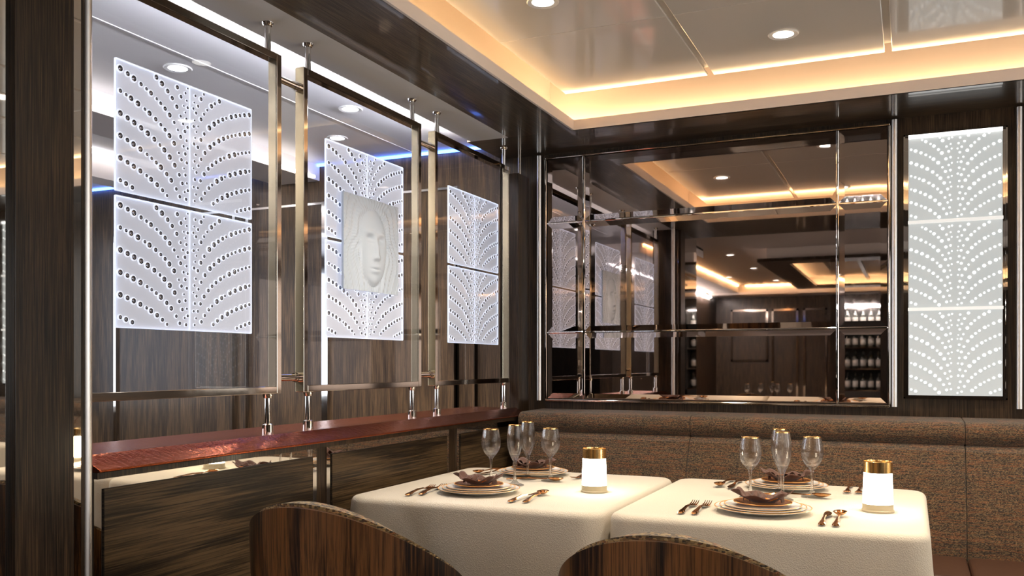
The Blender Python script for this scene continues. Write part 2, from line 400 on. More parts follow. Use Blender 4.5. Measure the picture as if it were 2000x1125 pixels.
# ------------------------------------------------------------------ light strips (lamps of the place)
def led(name, dims, mat, label):
    bm = B(); box(bm, *dims); o = obj(name, bm, mat); tag(o, label, 'light strip'); return o
led('light_strip', (-1.53, -1.51, 1.54, 3.93, 2.25, 2.262), 'cove_led', 'warm light strip hidden in the ceiling cove above the glass screens')
led('light_strip', (-1.50, 2.38, 3.91, 3.93, 2.25, 2.262), 'cove_led', 'warm light strip hidden in the ceiling cove along the mirror wall')
led('light_strip', (-1.50, 2.38, 1.52, 1.54, 2.25, 2.262), 'cove_led', 'warm light strip in the cove end seen only in the mirror')
led('light_strip', (-1.928, -1.912, 0.95, 3.78, 2.240, 2.252), 'slot_led', 'white light strip above the gap behind the glass screens')
led('light_strip', (-5.0, -1.93, D - 0.045, D - 0.03, 2.277, 2.288), 'blue_led', 'blue light line along the top of the brown wall behind the screens')
led('light_strip', (-3.04, -3.02, -0.4, D - 0.1, 2.20, 2.215), 'soft_led', 'white light line on the dropped ceiling edge far behind the screens')
for x0, lab in ((-3.92, 'second'), (-4.6, 'third')):
    led('light_strip', (x0, x0 + 0.05, -0.4, D - 0.4, 2.27, 2.285), 'soft_led', lab + ' white light line from the right on the ceiling behind the screens')

def downlight(x, y, z, label, watts=DOWN_W, spot=True, ang=110):
    t = thing('downlight', label, 'ceiling light', (x, y, z), 0, 'round recessed downlights')
    bm = B(); lathe(bm, [(0.036, 0.0), (0.050, 0.0), (0.053, -0.003), (0.050, -0.006), (0.036, -0.004)], n=36, closed=True); obj('trim_ring', bm, 'white_trim', t)
    bm = B(); lathe(bm, [(0, -0.0025), (0.0365, -0.0025), (0.0365, -0.0005), (0, -0.0005)], n=36); obj('lens', bm, 'down_lens', t)
    if spot:
        l = bpy.data.lights.new('downlight_beam', 'SPOT'); l.energy = watts; l.spot_size = radians(ang); l.spot_blend = 0.6; l.shadow_soft_size = 0.035; l.color = (1, 0.86, 0.68)
        o = bpy.data.objects.new('downlight_beam', l); COL.objects.link(o); o.parent = t; o.location = (0, 0, -0.012)
downlight(-0.415, 3.29, ZC, 'recessed downlight in the glossy ceiling, above the far end of the right table')
downlight(-1.087, 2.68, ZC, 'recessed downlight at the top edge of the photo, above the left table')
downlight(-0.42, 2.04, ZC, 'recessed downlight near the coffer end, seen in the mirror beside a groove')
downlight(0.30, 2.66, ZC, 'recessed downlight in the right part of the glossy ceiling')
downlight(0.95, 3.29, ZC, 'recessed downlight over the sofa beyond the right table')
downlight(0.95, 2.04, ZC, 'recessed downlight over the aisle right of the tables')
downlight(-2.535, 2.577, 2.29, 'recessed downlight behind the first glass screen', 22)
downlight(-2.535, 1.3, 2.29, 'recessed downlight farthest left behind the glass screens', 22)
downlight(-3.6, 3.4, 2.29, 'recessed downlight far left, close to the brown wall behind the screens', 30)  # this and the next two are unseen, added to brighten the wall
downlight(-2.25, 3.3, 2.29, 'recessed downlight behind the third glass screen', 26)
downlight(-2.6, 3.7, 2.29, 'recessed downlight close to the brown wall behind the screens', 22)
downlight(-1.735, -1.15, 2.31, 'small far downlight in the mirror, left of the hanging frame, nearest one', 15)
downlight(-1.72, -2.57, 2.31, 'small far downlight in the mirror, middle one of the row', 15)
downlight(-1.69, -4.3, 2.31, 'small far downlight in the mirror, last one before the rear wall', 15)
downlight(-2.2, -3.6, 2.31, 'small far downlight in the mirror, nearest the rear left wall', 15)

# ------------------------------------------------------------------ bevelled wall mirror with nickel bars
def bevel_pane(x0, x1, z0, z1, y, bw=0.026, dp=0.0022):
    bm = B()
    o = [(x0, y, z0), (x1, y, z0), (x1, y, z1), (x0, y, z1)]
    i = [(x0 + bw, y - dp, z0 + bw), (x1 - bw, y - dp, z0 + bw), (x1 - bw, y - dp, z1 - bw), (x0 + bw, y - dp, z1 - bw)]
    O = [bm.verts.new(p) for p in o]; I = [bm.verts.new(p) for p in i]
    bk = [bm.verts.new((p[0], y + 0.004, p[2])) for p in o]
    bm.faces.new(I)
    for k in range(4):
        bm.faces.new((O[k], O[(k + 1) % 4], I[(k + 1) % 4], I[k])); bm.faces.new((O[k], bk[k], bk[(k + 1) % 4], O[(k + 1) % 4]))
    bm.faces.new(bk[::-1])
    return bm
def wall_mirror(ox, cols, label):
    t = thing('wall_mirror', label, 'mirror', (ox, D - 0.01, 0.99))
    zr = [0.992, 1.325, 1.872, 2.195]
    for a in range(len(cols) - 1):
        for b in range(3):
            child(t, 'mirror_pane', bevel_pane(cols[a] + 0.004, cols[a + 1] - 0.004, zr[b] + 0.004, zr[b + 1] - 0.004, D - 0.012), 'mirror')
    for c in cols[1:-1]:
        bm = B(); box(bm, c - 0.006, c + 0.006, D - 0.018, D - 0.002, zr[0], zr[-1]); child(t, 'upright_bar', bm, 'mirror_clear', bevel=0.003)
    for z in zr[1:-1]:
        bm = B(); box(bm, cols[0], cols[-1], D - 0.017, D - 0.003, z - 0.005, z + 0.005); child(t, 'cross_bar', bm, 'mirror_clear', bevel=0.003)
    bm = B()
    for (x0, x1, z0, z1) in ((cols[0] - 0.008, cols[-1] + 0.008, zr[0] - 0.012, zr[0]), (cols[0] - 0.008, cols[-1] + 0.008, zr[-1], zr[-1] + 0.008),
                             (cols[0] - 0.01, cols[0], zr[0], zr[-1]), (cols[-1], cols[-1] + 0.01, zr[0], zr[-1])):
        box(bm, x0, x1, D - 0.02, D - 0.001, z0, z1)
    child(t, 'frame', bm, 'nickel', bevel=0.003)
wall_mirror(-0.9, [-1.672, -1.476, -0.297, -0.092], 'large bronze mirror with cut-edge panes and thin bars, above the sofa')
for i, x in enumerate((-1.711, -0.066, 0.402, 1.96, 2.44)):
    bm = B(); tube(bm, (x, D - 0.018, 0.985), (x, D - 0.018, 2.215), 0.012); struct('trim_%d' % (20 + i), bm, 'satin')

# ------------------------------------------------------------------ tiles with a fountain of crystal studs
def tile_studs(W, H):
    """stud centres (x, z, r) on a W x H tile, origin at its lower centre"""
    rnd = random.Random(3); out = []
    for side in (-1, 1):
        for k in range(12):
            ye = 0.028 + 0.056 * k + (0.004 if side > 0 else 0)
            s = 0.985 * W / 2 - 0.008
            while s > 0.010:
                q = s / (W / 2); y = ye + 0.068 * math.log(max(q, 0.03)) + 0.004 * (1 - q)
                big = min(1, 0.5 + q * 1.8) * (0.0050 + 0.0046 * (rnd.random() ** 0.7))
                if 0.010 < y < H - 0.008: out.append((side * s, y, big))
                slope = 0.068 / max(s, 0.006)
                step = big * 2 + (0.0050 if q > 0.3 else 0.0085)
                s -= step / math.sqrt(1 + slope * slope)
    keep = []
    for a in out:
        if all((a[0] - b[0]) ** 2 + (a[1] - b[1]) ** 2 > (a[2] + b[2]) ** 2 * 0.95 for b in keep): keep.append(a)
    return keep
STUDS = None
def tile_mesh(W, H, th, lit):
    """tile in the local x-z plane facing -y; slots: 0 body 1 rim"""
    bm = B()
    box(bm, -W / 2, W / 2, 0, th, 0, H, 0)
    e = 0.0016
    for (x0, x1, z0, z1) in ((-W / 2 - e, -W / 2, 0, H), (W / 2, W / 2 + e, 0, H), (-W / 2, W / 2, H, H + e), (-W / 2, W / 2, -e, 0)) + (() if lit else ((-0.0016, 0.0016, 0, H),)):
        box(bm, x0, x1, -0.0012, th, z0, z1, 1)
    n = 10
    for (x, z, r) in tile_studs(W, H):
        prof = [(r * 1.12, 0), (r * 1.12, 0.0024), (r * 0.80, 0.0030), (r * 0.68, 0.0014), (r * 0.40, 0.0034), (0, 0.0042)]
        prev = None
        for i, (rr, h) in enumerate(prof):
            ring = [bm.verts.new((x + rr * cos(2 * pi * k / n), -h, z + rr * sin(2 * pi * k / n))) for k in range(n)] if rr > 0 else [bm.verts.new((x, -h, z))]
            if prev:
                for k in range(n):
                    f = bm.faces.new((prev[k], prev[(k + 1) % n], ring[(k + 1) % n], ring[k])) if len(ring) > 1 else bm.faces.new((prev[k], prev[(k + 1) % n], ring[0]))
                    f.material_index = 2 if i <= 2 else 3; f.smooth = True
            prev = ring
    return bm

def make_tile(t, data, W, H, th, lit):
    if data is None:
        o = obj('art_tile', tile_mesh(W, H, th, lit), ['backlit', 'nickel', 'backlit', 'backlit_stud'] if lit else ['frost', 'edge_lit', 'stud_ring', 'crystal_stud'])
        data = o.data
    else:
        o = bpy.data.objects.new('art_tile', data); COL.objects.link(o)
    o.parent = t
    return o, data

# ------------------------------------------------------------------ lit art panel on the back wall
def art_panel(xc, label, first=None):
    t = thing('art_panel', label, 'wall light', (xc, D - 0.03, 1.021))
    bm = B(); W = 0.39 / 2
    for (x0, x1, z0, z1) in ((-W, -W + 0.006, 1.021, 2.143), (W - 0.006, W, 1.021, 2.143), (-W, W, 2.137, 2.143), (-W, W, 1.021, 1.027)):
        box(bm, xc + x0, xc + x1, D - 0.022, D, z0, z1)
    box(bm, xc - W, xc + W, D - 0.006, D - 0.001, 1.021, 2.143)
    child(t, 'frame', bm, 'mirror_clear')
    tm = None
    for i, z0 in enumerate((1.036, 1.404, 1.772)):
        o, tm = make_tile(t, first or tm, 0.352, 0.358, 0.006, True); o.location = (0, -0.004, z0 - 1.021)
    for z0 in (1.3965, 1.7645):
        bm = B(); box(bm, xc - 0.178, xc + 0.178, D - 0.045, D - 0.020, z0 - 0.004, z0 + 0.009); child(t, 'ledge', bm, 'lit_ledge', bevel=0.001)
    bm = B(); box(bm, xc - 0.176, xc + 0.176, D - 0.044, D - 0.036, 2.121, 2.136); child(t, 'panel_lamp', bm, 'backlit_strip')
    return tm
tm = art_panel(0.1645, 'backlit white art panel of three studded tiles on the right of the mirror')
art_panel(2.14, 'second backlit studded art panel, farthest right along the back wall', tm)
l = None

# ------------------------------------------------------------------ panelled screen wall below the ledge
sbox('wall_screen', (-1.98, -1.752, 1.49, D, 0, 0.90), 'wood_z')
for y0, y1, lab in ((1.515, 2.374, 'dark oak dado panel with mirror border, nearest, left of the first chair'),
                    (2.428, 3.277, 'dark oak dado panel with mirror border beside the left table'),
                    (3.349, 4.17, 'dark oak dado panel with mirror border nearest the sofa')):
    t = thing('dado_panel', lab, 'wall panel', (-1.75, (y0 + y1) / 2, 0.08), 0, 'dado panels below the copper ledge')
    bm = B(); box(bm, -1.752, -1.748, y0, y1, 0.08, 0.902); child(t, 'mirror_border', bm, 'mirror_clear')
    bm = B(); box(bm, -1.748, -1.743, y0 + 0.025, y1 - 0.025, 0.11, 0.873); child(t, 'wood_inset', bm, 'wood_inset', bevel=0.001)
bm = B(); box(bm, -1.99, -1.708, 1.49, D, 0.903, 0.918); struct('trim_14', bm, 'wood_z')
bm = B(); extrude_prof(bm, [(-1.700, 0.9185), (-1.700, 0.924), (-1.765, 0.955), (-2.02, 0.955), (-2.02, 0.9185)], 'y', 1.49, 4.0)
o = obj('copper_ledge', bm, 'copper', bevel=0.002); tag(o, 'long hammered copper ledge running under the three glass screens', 'ledge')

# foreground pier: mirror strips with a dark oak post
sbox('wall_pier', (-1.87, -1.674, 0.75, 1.425, 0, ZS), 'wood_z')
for y0, y1, lab in ((0.76, 1.243, 'tall mirror strip at the very left edge of the photo'), (1.383, 1.413, 'narrow tall mirror strip between the oak post and the steel pole')):
    bm = B(); box(bm, -1.674, -1.670, y0, y1, 0.0, ZS - 0.002); o = obj('mirror_strip', bm, 'mirror_clear'); tag(o, lab, 'mirror')
bm = B(); box(bm, -1.674, -1.655, 1.243, 1.383, 0, ZS - 0.001); o = obj('oak_post', bm, 'wood_z', bevel=0.002); tag(o, 'broad dark oak post in the left foreground, floor to ceiling', 'post')
bm = B(); tube(bm, (-1.70, 1.452, 0.0), (-1.70, 1.452, ZS), 0.0125, 24); o = obj('steel_pole', bm, 'satin'); tag(o, 'tall satin steel pole left of the first glass screen', 'pole')
# post between the last screen and the corner
t = thing('oak_post', 'short dark oak post on the copper ledge between last screen and corner', 'post', (-1.775, 4.06, 0.955))
bm = B(); box(bm, -1.80, -1.75, 4.0, 4.13, 0.93, 2.10); child(t, 'body', bm, 'wood_z', bevel=0.002)
bm = B(); tube(bm, (-1.775, 4.07, 2.10), (-1.775, 4.07, ZS), 0.008); child(t, 'rod', bm, 'nickel')

# ------------------------------------------------------------------ hanging glass screens
XS = -1.80
PW = 0.764
def relief_face():
    """a plain generic face relief; local x right, z up, faces -y"""
    W, H, n = 0.36, 0.335, 110
    def g(x, c, s): return math.exp(-((x - c) / s) ** 2)
    def sm(a, b, x):
        q = min(max((x - a) / (b - a), 0), 1); return q * q * (3 - 2 * q)
    def h(x, y):
        x = abs(x); v = 0
        e = 1 - (x / 0.50) ** 2 - ((y + 0.05) / 0.84) ** 2
        face = math.sqrt(max(e, 0)); v += 0.62 * face
        m = sm(0.02, 0.20, e)
        v += m * (0.22 * g(x, 0, 0.085) * sm(0.28, -0.22, y) * sm(-0.36, -0.26, y))       # nose
        v += m * (0.10 * g(x, 0.08, 0.05) * g(y, -0.27, 0.06))                            # nostrils
        v += m * (0.12 * g(x, 0.21, 0.15) * g(y, 0.26, 0.055))                            # brow
        v -= m * (0.30 * g(x, 0.20, 0.13) * g(y, 0.12, 0.085))                            # socket
        v += m * (0.13 * g(x, 0.20, 0.10) * g(y, 0.09, 0.05))                             # lid
        v -= m * (0.05 * g(x, 0.20, 0.12) * g(y, 0.045, 0.015))                           # lid line
        v += m * (0.12 * g(x, 0, 0.13) * (g(y, -0.46, 0.035) + 1.1 * g(y, -0.56, 0.045))) # lips
        v -= m * (0.06 * g(x, 0, 0.14) * g(y, -0.508, 0.014))
        v += m * (0.08 * g(x, 0, 0.15) * g(y, -0.76, 0.09))                               # chin
        if e < 0.12:
            rr = math.hypot(x, (y + 0.05) * 0.62); a = math.atan2(y, x)
            k = sm(0.12, -0.05, e)
            v += k * (0.16 * g(rr, 0.60, 0.13) + 0.06 * sin(34 * rr + 7 * a + 2.5 * sin(5 * a)) + 0.03 * sin(70 * a + 20 * rr))
        return v
    bm = B()
    pts = [[(W * (i / n - 0.5), -0.004 - 0.032 * h(2 * i / n - 1, 2 * j / n - 1), H * j / n) for i in range(n + 1)] for j in range(n + 1)]
    grid(bm, pts); box(bm, -W / 2, W / 2, -0.0042, 0.004, 0, H)
    return bm
tile_data = None
screens = [(1.500, 'first hanging glass screen, nearest the camera, with two studded tiles'),
           (2.376, 'middle hanging glass screen with studded tiles and a relief of a face'),
           (3.254, 'third hanging glass screen, farthest, with two studded tiles by the oak post')]
for si, (y0, lab) in enumerate(screens):
    y1 = y0 + PW; z0, z1 = 1.077, 2.134; fw, fd = 0.022, 0.034
    t = thing('glass_screen', lab, 'screen', (XS, (y0 + y1) / 2, 0.955), 0, 'glass screens hung above the copper ledge')
    # frame: polished face, side faces tinted pale like the lit room they reflect
    bm = B()
    xa, xb = XS - fd, XS
    for (a0, a1, c0, c1) in ((y0, y0 + fw, z0, z1), (y1 - fw, y1, z0, z1), (y0 + fw, y1 - fw, z1 - fw, z1), (y0 + fw, y1 - fw, z0, z0 + fw)):
        box(bm, xa, xb, a0, a1, c0, c1)
    bm.faces.ensure_lookup_table()
    bm.normal_update()
    bmesh.ops.recalc_face_normals(bm, faces=bm.faces)
    for f in bm.faces:
        if abs(f.normal.y) > 0.9: f.material_index = 1
    child(t, 'frame', bm, ['nickel', 'champagne'], bevel=0.0015)
    bm = B(); box(bm, XS - 0.006, XS - 0.001, y0 + fw, y1 - fw, z0 + fw, z1 - fw); child(t, 'glass_pane', bm, 'pane')
    for yy in (y0 + 0.045, y1 - 0.045):
        bm = B(); tube(bm, (XS - 0.017, yy, z1), (XS - 0.017, yy, ZS - 0.004), 0.0095); rod = child(t, 'hanging_rod', bm, 'chrome')
        bm = B(); lathe(bm, [(0, 0), (0.019, 0), (0.017, -0.006), (0.013, -0.010), (0, -0.010)], XS - 0.017, yy, ZS, 24); sub(rod, 'ceiling_flange', bm, 'chrome')
        bm = B(); tube(bm, (XS - 0.017, yy, 0.955), (XS - 0.017, yy, z0), 0.0095); rod = child(t, 'support_post', bm, 'chrome')
        bm = B(); lathe(bm, [(0, 0.0), (0.017, 0.0), (0.017, 0.026), (0.011, 0.030), (0, 0.03)], XS - 0.017, yy, 0.955, 24); sub(rod, 'foot_collar', bm, 'chrome')
        bm = B(); lathe(bm, [(0, 0), (0.013, 0), (0.016, 0.010), (0.016, 0.014), (0, 0.014)], XS - 0.017, yy, z0 - 0.014, 24); sub(rod, 'top_collar', bm, 'chrome')
    # tiles
    yc = (y0 + y1) / 2
    for zz in (1.261, 1.603):
        o, tile_data = make_tile(t, tile_data, 0.500, 0.328, 0.005, False); o.location = (-0.008, 0, zz - 0.955); o.rotation_euler = (0, 0, radians(90))
    if si == 1:
        o = obj('face_relief', relief_face(), 'relief', t); o.location = (0.010, 0, 1.429 - 0.955); o.rotation_euler = (0, 0, radians(90))
        o['label'] = 'square cast glass plaque with the relief of a calm face'
for i, (ya, yb, w1) in enumerate(((1.500 + PW, 2.376, 'first and middle'), (2.376 + PW, 3.254, 'middle and third'))):
    for z, w2 in ((2.066, 'upper'), (1.125, 'lower')):
        bm = B(); tube(bm, (XS - 0.017, ya, z), (XS - 0.017, yb, z), 0.011); tube(bm, (XS - 0.017, yb - 0.02, z), (XS - 0.017, yb, z), 0.016); tube(bm, (XS - 0.017, yb - 0.030, z), (XS - 0.017, yb - 0.025, z), 0.014)
        o = obj('connecting_rod', bm, 'chrome'); tag(o, '%s chrome connecting rod between the %s glass screens' % (w2, w1), 'rod', 'rods joining the screens')

# chrome strip frames on the brown wall behind the screens
for i, (x0, x1, z1) in enumerate(((-4.62, -3.66, 2.08), (-3.56, -3.02, 2.08), (-3.00, -2.18, 2.10), (-2.17, -2.06, 2.0))):
    bm = B()
    for x in (x0, x1): box(bm, x - 0.010, x + 0.010, D - 0.03, D - 0.012, 0.1, z1)
    if i != 3: box(bm, x0, x1, D - 0.022, D - 0.012, z1 - 0.012, z1)
    struct('trim_%d' % (30 + i), bm, 'chrome')

# ------------------------------------------------------------------ upholstered banquette along the mirror wall
t = thing('banquette', 'long brown tweed banquette sofa along the mirror wall', 'sofa', (0.5, 3.7, 0))
XA, XB = -1.695, 2.85
seams = [XA, -0.88, 0.19, 1.26, 2.33, XB]
def arc(cx, cz, r, a0, a1, n): return [(cx + r * cos(radians(a0 + (a1 - a0) * k / n)), cz + r * sin(radians(a0 + (a1 - a0) * k / n))) for k in range(n + 1)]
for a, b in zip(seams[:-1], seams[1:]):
    bm = B()
    prof = [(4.17, 0.40), (3.735, 0.40), (3.74, 0.50), (3.77, 0.62), (3.81, 0.74), (3.855, 0.83), (3.885, 0.852), (4.17, 0.852)]
    extrude_prof(bm, prof, 'x', a + 0.0008, b - 0.0008, smooth=False); child(t, 'backrest', bm, 'tweed', bevel=0.006, seg=3)
    bm = B()
    prof = [(4.17, 0.853), (3.885, 0.853)] + arc(3.905, 0.898, 0.044, 225, 90, 10) + [(4.17, 0.945)]
    extrude_prof(bm, prof, 'x', a + 0.0008, b - 0.0008, smooth=False); child(t, 'head_roll', bm, 'tweed', bevel=0.004, seg=2)
    bm = B(); box(bm, a + 0.001, b - 0.001, 3.36, 3.74, 0.33, 0.45); child(t, 'seat_cushion', bm, 'leather', bevel=0.02, seg=4)
bm = B(); box(bm, XA, XB, 3.40, 4.17, 0.0, 0.33); child(t, 'base', bm, 'wood_x')

# ------------------------------------------------------------------ tables and cloths
def cloth(name, x0, x1, y0, y1, label, tight=(), seed=1):
    rnd = random.Random(seed); zt = 0.750; cx, cy = (x0 + x1) / 2, (y0 + y1) / 2; hx, hy = (x1 - x0) / 2, (y1 - y0) / 2
    R = 0.045; re = 0.022; drop = 0.52
    # perimeter of a rounded rectangle with its outward normals, inset by re
    P = []
    ax, ay = hx - re, hy - re; r = R
    segs = [((ax - r, -ay), (ax - r, -ay + r), -90), ((ax, ay - r), (ax - r, ay - r), 0), ((-ax + r, ay), (-ax + r, ay - r), 90), ((-ax, -ay + r), (-ax + r, -ay + r), 180)]
    corners = [(ax - r, -ay + r, -90), (ax - r, ay - r, 0), (-ax + r, ay - r, 90), (-ax + r, -ay + r, 180)]
    for ci, (qx, qy, a0) in enumerate(corners):
        for k in range(13):
            a = radians(a0 + 90 * k / 12); P.append((qx + r * cos(a), qy + r * sin(a), cos(a), sin(a), 1 - abs(k - 6) / 6.0))
        nx = corners[(ci + 1) % 4]; a = radians(a0 + 90)
        sx, sy = qx + r * cos(a), qy + r * sin(a); ex, ey = nx[0] + r * cos(a), nx[1] + r * sin(a)
        for k in range(1, 34):
            q = k / 34.0; P.append((sx + (ex - sx) * q, sy + (ey - sy) * q, cos(a), sin(a), -q * (1 - q)))
    rings = []
    for s in (0.0001, 0.3, 0.6, 0.85, 0.96):
        rings.append([(cx + p[0] * s, cy + p[1] * s, zt) for p in P])
    for k in range(0, 7):
        a = radians(90 * k / 6); rings.append([(cx + p[0] + p[2] * re * sin(a), cy + p[1] + p[3] * re * sin(a), zt - re + re * cos(a)) for p in P])
    ph = [rnd.uniform(0, 6.28) for _ in range(6)]
    nr = 16
    for k in range(1, nr + 1):
        q = k / nr; row = []
        for i, p in enumerate(P):
            u = i / len(P) * 2 * pi
            cornerness = max(p[4], 0)
            side = 'r' if p[2] > 0.9 else 'l' if p[2] < -0.9 else 'b' if p[3] > 0.9 else 'f'
            wv = 0.5 + 0.5 * sin(9 * u + ph[0]) * 0.6 + 0.25 * sin(17 * u + ph[1]); amp = 0.020 * q
            off = amp * wv + 0.030 * q * cornerness ** 0.7 + 0.018 * q
            if (side == 'b' and off > 0.012) or side in tight or (p[2] > 0.1 and 'r' in tight) or (p[2] < -0.1 and 'l' in tight): off = min(off, 0.012 if side == 'b' else 0.002)
            row.append((cx + p[0] + p[2] * (re + off), cy + p[1] + p[3] * (re + off), zt - re - (drop - re) * q))
        rings.append(row)
    bm = B(); V = grid(bm, rings, wrap=True)
    bm.faces.new(V[0][::-1])
    o = obj(name, bm, 'linen'); tag(o, label, 'tablecloth')
    sd = o.modifiers.new('sub', 'SUBSURF'); sd.levels = 1; sd.render_levels = 1
    return o
def table(x0, x1, y0, y1, label):
    t = thing('dining_table', label, 'table', ((x0 + x1) / 2, (y0 + y1) / 2, 0))
    bm = B(); box(bm, x0 + 0.03, x1 - 0.03, y0 + 0.03, y1 - 0.03, 0.71, 0.745); child(t, 'tabletop', bm, 'wood_x', bevel=0.004)
    cx, cy = (x0 + x1) / 2, (y0 + y1) / 2
    bm = B(); lathe(bm, [(0, 0.0), (0.22, 0.0), (0.22, 0.012), (0.05, 0.03), (0.035, 0.06), (0.035, 0.71), (0, 0.71)], cx, cy); child(t, 'pedestal', bm, 'nickel')
tabs = [(-1.645, -0.795, 2.37, 3.27, 'left'), (-0.783, 0.045, 2.39, 3.28, 'right'), (0.95, 1.78, 2.39, 3.28, 'third'), (-1.95, -1.10, -2.75, -1.85, 'rear')]
where = {'left': 'beside the glass screens', 'right': 'in the right foreground', 'third': 'beyond the right edge, seen only in mirrors', 'rear': 'behind the camera, seen in the wall mirror'}
for i, (x0, x1, y0, y1, nm) in enumerate(tabs):
    table(x0, x1, y0, y1, 'square pedestal table under the white cloth ' + where[nm])
    cloth('tablecloth', x0, x1, y0, y1, 'cream tablecloth draped over the table ' + where[nm], {'left': ('r',), 'right': ('l',)}.get(nm, ()), seed=i + 2)
ZT = 0.7505

# tableware prototypes ------------------------------------------------
def plate(r, rimz, foot, name, label, mat='porcelain', rim='gold', z=0, loc=(0, 0)):
    t = thing(name, label, 'plate', (loc[0], loc[1], z))
    bm = B()
    lathe(bm, [(0, 0.004), (foot, 0.004), (foot + 0.01, 0.006), (r * 0.80, rimz * 0.62), (r, rimz), (r + 0.0004, rimz - 0.0018), (r * 0.80, rimz * 0.62 - 0.003), (foot + 0.008, 0.002), (foot, 0), (0, 0)], n=64)
    obj('dish', bm, mat, t)
    bm = B(); lathe(bm, [(r - 0.0020, rimz - 0.0003), (r - 0.0012, rimz + 0.0003), (r + 0.0005, rimz + 0.0002), (r + 0.0007, rimz - 0.0006), (r - 0.0004, rimz - 0.0008)], n=64, closed=True)
    obj('rim', bm, rim, t)
    return t
def ribbon(bm, pts, mi=0):
    """pts: (y, halfwidth, z, thickness, xoff)"""
    rows = []
    for (y, hw, z, th, xo) in pts:
        rows.append([(xo - hw, y, z), (xo - hw * 0.6, y, z + th), (xo + hw * 0.6, y, z + th), (xo + hw, y, z), (xo + hw * 0.6, y, z - th * 0.3), (xo - hw * 0.6, y, z - th * 0.3)])
    V = grid(bm, rows, mi=mi, wrap=True); bm.faces.new(V[0][::-1]); bm.faces.new(V[-1])
HANDLE = [(-0.105, 0.003, 0.004, 0.003, 0), (-0.100, 0.0085, 0.004, 0.004, 0), (-0.080, 0.0095, 0.005, 0.004, 0), (-0.060, 0.0055, 0.007, 0.004, 0), (-0.02, 0.0035, 0.010, 0.004, 0), (0.02, 0.0035, 0.009, 0.003, 0)]
def fork_t(label):
    t = thing('fork', label, 'fork')
    bm = B(); ribbon(bm, HANDLE + [(0.036, 0.008, 0.006, 0.002, 0), (0.048, 0.0115, 0.004, 0.002, 0), (0.062, 0.0115, 0.004, 0.002, 0)]); obj('handle', bm, 'cutlery', t)
    bm = B()
    for k in range(4):
        x = (k - 1.5) * 0.0062; ribbon(bm, [(0.060, 0.002, 0.004, 0.002, x), (0.085, 0.0017, 0.006, 0.0016, x), (0.103, 0.0007, 0.012, 0.0008, x)])
    obj('tines', bm, 'cutlery', t); return t
def knife_t(label):
    t = thing('knife', label, 'knife')
    bm = B(); ribbon(bm, HANDLE); obj('handle', bm, 'cutlery', t)
    bm = B(); ribbon(bm, [(0.018, 0.005, 0.008, 0.0015, 0), (0.05, 0.010, 0.006, 0.0012, 0.002), (0.09, 0.0105, 0.006, 0.001, 0.002), (0.112, 0.006, 0.006, 0.0008, 0), (0.118, 0.001, 0.006, 0.0006, -0.002)]); obj('blade', bm, 'cutlery', t); return t
def spoon_t(label, s=1.0):
    t = thing('spoon', label, 'spoon')
    bm = B(); ribbon(bm, [(y, hw, z, th, x) for (y, hw, z, th, x) in HANDLE] + [(0.045, 0.004, 0.010, 0.002, 0)]); obj('handle', bm, 'cutlery', t)
    bm = B(); rows = []
    for i in range(0, 9):
        q = i / 8.0; row = []
        for k in range(24):
            a = 2 * pi * k / 24; row.append((0.0185 * q * cos(a), 0.075 + 0.029 * q * sin(a), 0.004 + 0.010 * q * q))
        rows.append(row)
    V = grid(bm, rows, wrap=True)
    o = obj('bowl', bm, 'cutlery', t, solid=0.0014); return t
def lay(proto, x, y, rz, label, group='rose gold cutlery'):
    return dup(proto, (x, y, ZT + 0.001), rz, label, group)
def glass_t(kind, label):
    t = thing('wine_glass' if kind == 'wine' else 'champagne_flute', label, 'glass')
    if kind == 'wine': out = [(0.036, 0.0), (0.036, 0.0018), (0.016, 0.007), (0.0055, 0.016), (0.0042, 0.04), (0.0042, 0.078), (0.007, 0.088), (0.020, 0.098), (0.031, 0.115), (0.0352, 0.135), (0.0340, 0.155), (0.0305, 0.172), (0.0272, 0.188)]
    else: out = [(0.034, 0.0), (0.034, 0.0018), (0.015, 0.007), (0.0052, 0.016), (0.0042, 0.04), (0.0044, 0.075), (0.008, 0.086), (0.0165, 0.101), (0.0245, 0.124), (0.0275, 0.147), (0.0270, 0.170), (0.0240, 0.192), (0.0212, 0.208)]
    th = 0.0011
    inner = [(max(r - th, 0.0), z + (0.0 if k else 0)) for k, (r, z) in enumerate(out[7:])][::-1]
    bm = B(); lathe(bm, [(0, 0)] + out + inner + [(0.004, out[7][1] - 0.003), (0, out[7][1] - 0.004)], n=40); g = obj('bowl_and_stem', bm, 'glass', t)
    g.modifiers.new('sub', 'SUBSURF').render_levels = 1
    rr, rz = out[-1]
    bm = B(); lathe(bm, [(rr - 0.0014, rz - 0.0010), (rr - 0.0014, rz + 0.0007), (rr + 0.0004, rz + 0.0007), (rr + 0.0006, rz - 0.0022)], n=40, closed=True); obj('gilt_rim', bm, 'gold', t)
    return t
